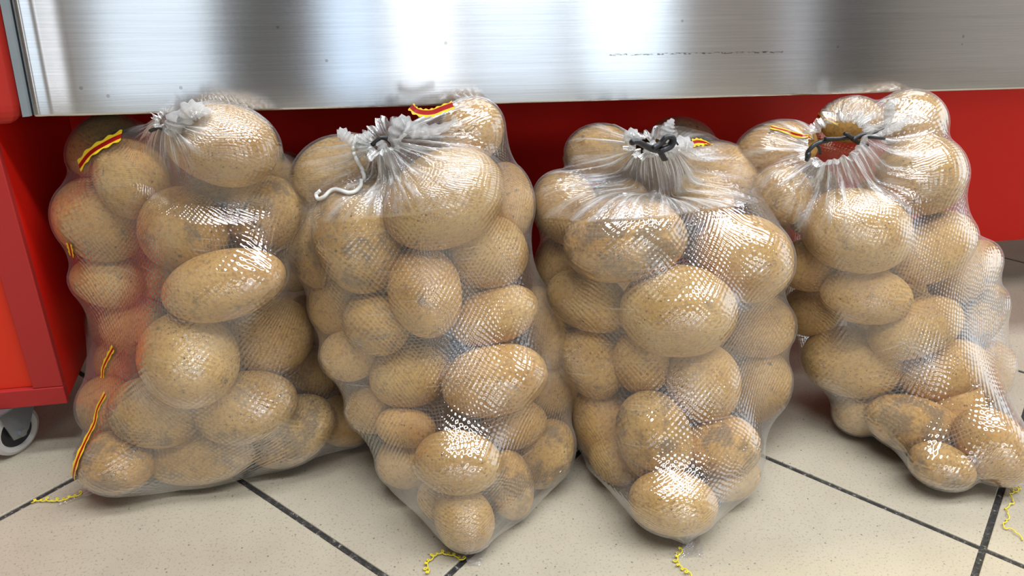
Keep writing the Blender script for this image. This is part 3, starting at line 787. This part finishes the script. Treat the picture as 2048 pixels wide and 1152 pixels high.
#DETAILS
# ------------------------------------------------------------------ mouths, ties, cords, stripes, stitched threads
def part(name, bm, mat, B, smooth=True):
    return link(name, bm, mat, B['root'], smooth)
def set_gather(o, val):
    me = o.data; at = me.attributes.new('gather', 'FLOAT', 'POINT'); at.data.foreach_set('value', [val] * len(me.vertices))
    if not me.uv_layers: me.uv_layers.new(name='UVMap')
def frill(B, hgt, flare, ruff, n=180):
    ring, c, nd = B['ring'], B['neck3'], B['nd']; m = len(ring); rows = 7
    bm = bmesh.new(); uvl = bm.loops.layers.uv.new('UVMap'); g = []
    ph = rng.uniform(0, 6.28, 6)
    for k in range(rows):
        f = k / (rows - 1); row = []
        for i in range(n):
            p = ring[int(i * m / n)]; th = 2 * PI * i / n
            rd = p - c; rd -= nd * (rd @ nd); L = max(np.linalg.norm(rd), 1e-4); rd = rd / L
            wob = math.sin(7 * th + ph[0]) + .8 * math.sin(12 * th + ph[1] + f) + .6 * math.sin(19 * th + ph[2])
            hh = hgt * (1 + .45 * math.sin(3 * th + ph[3]) + .25 * math.sin(5 * th + ph[4]))
            q = p + nd * hh * f * (1 - .25 * f) + rd * (flare * f ** 1.4 + ruff * wob * min(1, f * 1.5)) - rd * .002 * math.sin(PI * f)
            row.append(bm.verts.new(q))
        g.append(row)
    for k in range(rows - 1):
        for i in range(n):
            j = (i + 1) % n; fc = bm.faces.new((g[k][i], g[k][j], g[k + 1][j], g[k + 1][i])); fc.smooth = True
            for lp, (u, v) in zip(fc.loops, ((i, k), (i + 1, k), (i + 1, k + 1), (i, k + 1))): lp[uvl].uv = (u / n * .8, v * hgt / rows)
    o = part('gathered_mouth', bm, FILMW, B); set_gather(o, .75); return o
def px_path(B, pts, dy=-.004, n=6):
    y = B['neck3'][1] + dy
    return spline([at_y(p[0], p[1], y + (p[2] if len(p) > 2 else 0)) for p in pts], n)
def film_path(B, pts, lift, n=6):
    out = []
    sp = spline([Vector((p[0], p[1], 0)) for p in pts], n)
    for p in sp:
        h = on_film(B['bvh'], p.x, p.y, lift)
        if h: out.append(h)
    return out
def tubep(name, B, pts, rad, mat, sides=7, flat=None):
    o = part(name, tube_mesh(name, pts, rad, sides, flat), mat, B)
    if name == 'tie': o['label'] = 'black plastic tie'
    return o
def stripe(B, pts, wide, core, free=False):
    hs = [(p, Vector(-FW)) for p in px_path(B, pts, -.012, 7)] if free else film_path(B, pts, 0.0022, 7)
    if len(hs) < 3: return
    me = bpy.data.meshes.new('printed_stripe'); bm = bmesh.new(); rows = []
    for i, (p, nrm) in enumerate(hs):
        t = (hs[min(i + 1, len(hs) - 1)][0] - hs[max(i - 1, 0)][0]).normalized(); s_ = nrm.cross(t).normalized()
        wv = wide * (1 + .18 * math.sin(i * 1.3))
        rows.append([bm.verts.new(p + s_ * x) for x in (-wv, -core, core, wv * .8)])
    for a, b in zip(rows, rows[1:]):
        for k in range(3):
            f = bm.faces.new((a[k], a[k + 1], b[k + 1], b[k])); f.material_index = 1 if k == 1 else 0
    bm.to_mesh(me); bm.free(); me.materials.append(STYEL); me.materials.append(STRED)
    link('printed_stripe', me, None, B['root'], True)
def chain(B, pts, name='stitch_thread', amp=.0032, pitch=.007, rad=.0008, mat=None, z=.0022):
    """loose chain-stitched thread lying on the floor: little loops strung along a path"""
    base = spline([at_z(p[0], p[1], z + (p[2] if len(p) > 2 else 0)) for p in pts], 14)
    L = [0]
    for a, b in zip(base, base[1:]): L.append(L[-1] + (b - a).length)
    N = max(24, int(L[-1] / pitch * 14)); out = []
    for i in range(N):
        d = L[-1] * i / (N - 1)
        k = max(j for j in range(len(L)) if L[j] <= d + 1e-9); k = min(k, len(base) - 2)
        f = (d - L[k]) / max(L[k + 1] - L[k], 1e-6); p = base[k].lerp(base[k + 1], f); t = (base[k + 1] - base[k]).normalized()
        sd = t.cross(Vector((0, 0, 1))).normalized(); a = 2 * PI * d / pitch
        q = p + sd * amp * math.sin(a) * (0.7 + .3 * math.sin(d * 311)) + t * amp * .9 * math.cos(a) + Vector((0, 0, .0012 * (1 + math.sin(a * .5 + 1))))
        q.z = max(q.z, rad + .0004); out.append(q)
    o = part(name, tube_mesh(name, out, rad, 5), mat or YEL, B); o['label'] = 'curly yellow stitching thread'; return o
def flap(B, pts, z=.0016):
    bm = bmesh.new(); uvl = bm.loops.layers.uv.new('UVMap'); n = 8
    P = [Vector(at_z(*p[:2], z + (p[2] if len(p) > 2 else 0))) for p in pts]; g = []
    for i in range(n + 1):
        row = []
        for j in range(n + 1):
            u, v = i / n, j / n; q = P[0].lerp(P[1], u).lerp(P[3].lerp(P[2], u), v); q.z += .0012 * (math.sin(9 * u + 2 * v) + 1) * v
            row.append((bm.verts.new(q), (u * .05, v * .05)))
        g.append(row)
    for i in range(n):
        for j in range(n):
            q4 = (g[i][j], g[i + 1][j], g[i + 1][j + 1], g[i][j + 1]); f = bm.faces.new([q[0] for q in q4])
            for lp, q in zip(f.loops, q4): lp[uvl].uv = q[1]
    o = part('seam_flap', bm, FILM, B); set_gather(o, .32); return o
def ear(B, pts, rads):
    o = tubep('film_twist', B, px_path(B, pts, -.006, 6), None, FILMW) if False else None
    path = px_path(B, pts, -.006, 6); m = len(path)
    rr = [np.interp(i / (m - 1), np.linspace(0, 1, len(rads)), rads) * (1 + .22 * math.sin(i * 1.9)) for i in range(m)]
    o = part('film_twist', tube_mesh('film_twist', path, [float(x) for x in rr], 12), FILMW, B); set_gather(o, .7); return o

b1, b2, b3, b4 = BAGS
# bag by the cabinet
frill(b1, .010, .004, .0016)
ear(b1, [(338, 268), (350, 250), (352, 236), (362, 240)], [.006, .010, .009, .004])
ear(b1, [(372, 246), (376, 226), (392, 220), (420, 226)], [.006, .011, .010, .004])
tubep('tie', b1, px_path(b1, [(300, 262), (318, 256), (334, 262), (345, 256)], -.002), [.004] * 19, TIE, 8, .5)
for pts in ([(246, 273), (215, 288), (183, 308), (162, 334)], [(230, 696), (220, 714), (210, 736), (208, 756)],
            [(214, 788), (198, 819), (192, 847), (176, 879), (158, 919), (150, 951), (156, 978)], [(141, 486), (144, 498), (147, 512)]):
    stripe(b1, pts, .0052 if pts[0][0] < 240 else .0085, .0019 if pts[0][0] < 240 else .0034)
chain(b1, [(165, 986), (135, 997), (108, 1002), (90, 1000), (64, 1004)])
flap(b1, [(160, 978), (215, 976), (180, 990), (112, 1014)])
chain(b1, [(722, 872), (738, 864), (752, 858)])
# bag with white cords
frill(b2, .014, .012, .003)
ear(b2, [(712, 284), (697, 276), (684, 268), (674, 268)], [.005, .006, .0075, .004])
ear(b2, [(726, 300), (724, 286), (730, 274), (742, 268)], [.007, .008, .006, .003])
ear(b2, [(797, 357), (783, 330), (768, 300), (758, 284)], [.002, .005, .0065, .004])
ear(b2, [(792, 300), (790, 270), (802, 246), (822, 240)], [.005, .008, .009, .004])
ear(b2, [(808, 252), (840, 262), (880, 258), (915, 240)], [.010, .009, .006, .002])
tubep('tie', b2, px_path(b2, [(744, 290), (762, 276), (778, 280), (790, 296)], .0), [.005] * 19, TIE, 8, .5)
tubep('tie', b2, px_path(b2, [(716, 296), (722, 288), (728, 292)], -.004), [.004] * 13, TIE, 8, .5)
cp = [h[0] for h in film_path(b2, [(715, 276), (708, 297), (715, 318), (728, 343), (722, 368), (701, 387), (669, 382), (652, 396), (640, 400), (636, 390), (644, 383)], .003, 6)]
c2 = tubep('cord', b2, cp, .0024, WHT, 8); c2['label'] = 'white twisted cord'
cp = [h[0] for h in film_path(b2, [(716, 276), (728, 283), (736, 300), (741, 318)], .003, 6)]
tubep('cord', b2, cp, .0026, WHT, 8)
stripe(b2, [(822, 212), (832, 221), (848, 225), (866, 224), (884, 217), (906, 209)], .0050, .0026, True)
chain(b2, [(930, 1120), (905, 1110), (882, 1106), (864, 1114), (852, 1130), (856, 1150)])
flap(b2, [(928, 1112), (938, 1130), (962, 1132), (982, 1082)])
# bag with the bunched tie
frill(b3, .011, .010, .0036)
tubep('tie', b3, px_path(b3, [(1260, 286), (1274, 283), (1292, 292), (1310, 300), (1324, 298)], -.034), [.004, .006, .007, .0065, .006] + [.006] * 20, TIE, 9, .6)
tubep('tie', b3, px_path(b3, [(1306, 296), (1320, 288), (1334, 274), (1346, 278), (1340, 292), (1322, 300)], -.038), [.005] * 31, TIE, 9, .7)
tubep('tie', b3, px_path(b3, [(1318, 298), (1324, 310), (1330, 320)], -.038), [.005] * 13, TIE, 8, .5)
tubep('tie', b3, px_path(b3, [(1342, 276), (1352, 284), (1356, 290)], -.038), [.0012] * 13, TIE, 6)
ear(b3, [(1330, 282), (1334, 262), (1340, 248), (1346, 238)], [.007, .008, .006, .002])
ear(b3, [(1262, 282), (1258, 272), (1266, 266), (1276, 272)], [.006, .007, .006, .003])
ear(b3, [(1300, 312), (1300, 298), (1308, 294), (1314, 304)], [.006, .008, .007, .004])
ear(b3, [(1336, 314), (1346, 296), (1366, 286), (1384, 292)], [.007, .009, .009, .004])
stripe(b3, [(1382, 286), (1394, 284), (1408, 287), (1420, 292)], .0056, .0020)
chain(b3, [(1362, 1098), (1354, 1112), (1352, 1126), (1362, 1136), (1374, 1146), (1382, 1156)])
flap(b3, [(1372, 1084), (1404, 1080), (1408, 1113), (1346, 1116)])
# bag with the open mouth
frill(b4, .010, .012, .0024)
tubep('tie', b4, px_path(b4, [(1614, 318), (1616, 304), (1632, 288), (1658, 280), (1690, 276), (1706, 274)], -.012), .0028, TIE, 8, .6)
tubep('tie', b4, px_path(b4, [(1650, 277), (1676, 277), (1700, 276), (1730, 274), (1768, 277)], -.016), .0036, TIE, 8, .6)
tubep('tie', b4, px_path(b4, [(1690, 267), (1702, 274), (1716, 285), (1734, 291)], -.020), .0040, TIE, 8, .6)
tubep('tie', b4, px_path(b4, [(1704, 280), (1722, 270), (1746, 266), (1768, 257)], -.022), [.0042] * 10 + [.003] * 5 + [.0012] * 10, TIE, 8, .6)
tubep('tie', b4, px_path(b4, [(1640, 308), (1638, 296), (1632, 290)], -.004), .0024, TIE, 8, .6)
tubep('tie', b4, px_path(b4, [(1612, 322), (1618, 312), (1616, 306)], -.016), .0044, TIE, 8, .6)
ear(b4, [(1768, 262), (1778, 232), (1782, 210), (1796, 200)], [.003, .006, .007, .003])
ear(b4, [(1740, 275), (1770, 262), (1800, 250), (1822, 232)], [.003, .006, .006, .002])
stripe(b4, [(1638, 232), (1652, 238), (1666, 244), (1680, 250)], .0060, .0020)
stripe(b4, [(1542, 256), (1574, 264), (1608, 273), (1636, 279), (1655, 283)], .0034, .0014)
chain(b4, [(2024, 974), (2034, 980), (2020, 990), (2026, 1004), (2012, 1018), (2016, 1036), (2004, 1054), (2022, 1060), (2046, 1080)], amp=.0018, pitch=.012)
chain(b4, [(2018, 972), (2030, 986), (2040, 978), (2032, 968)], amp=.002, pitch=.009)
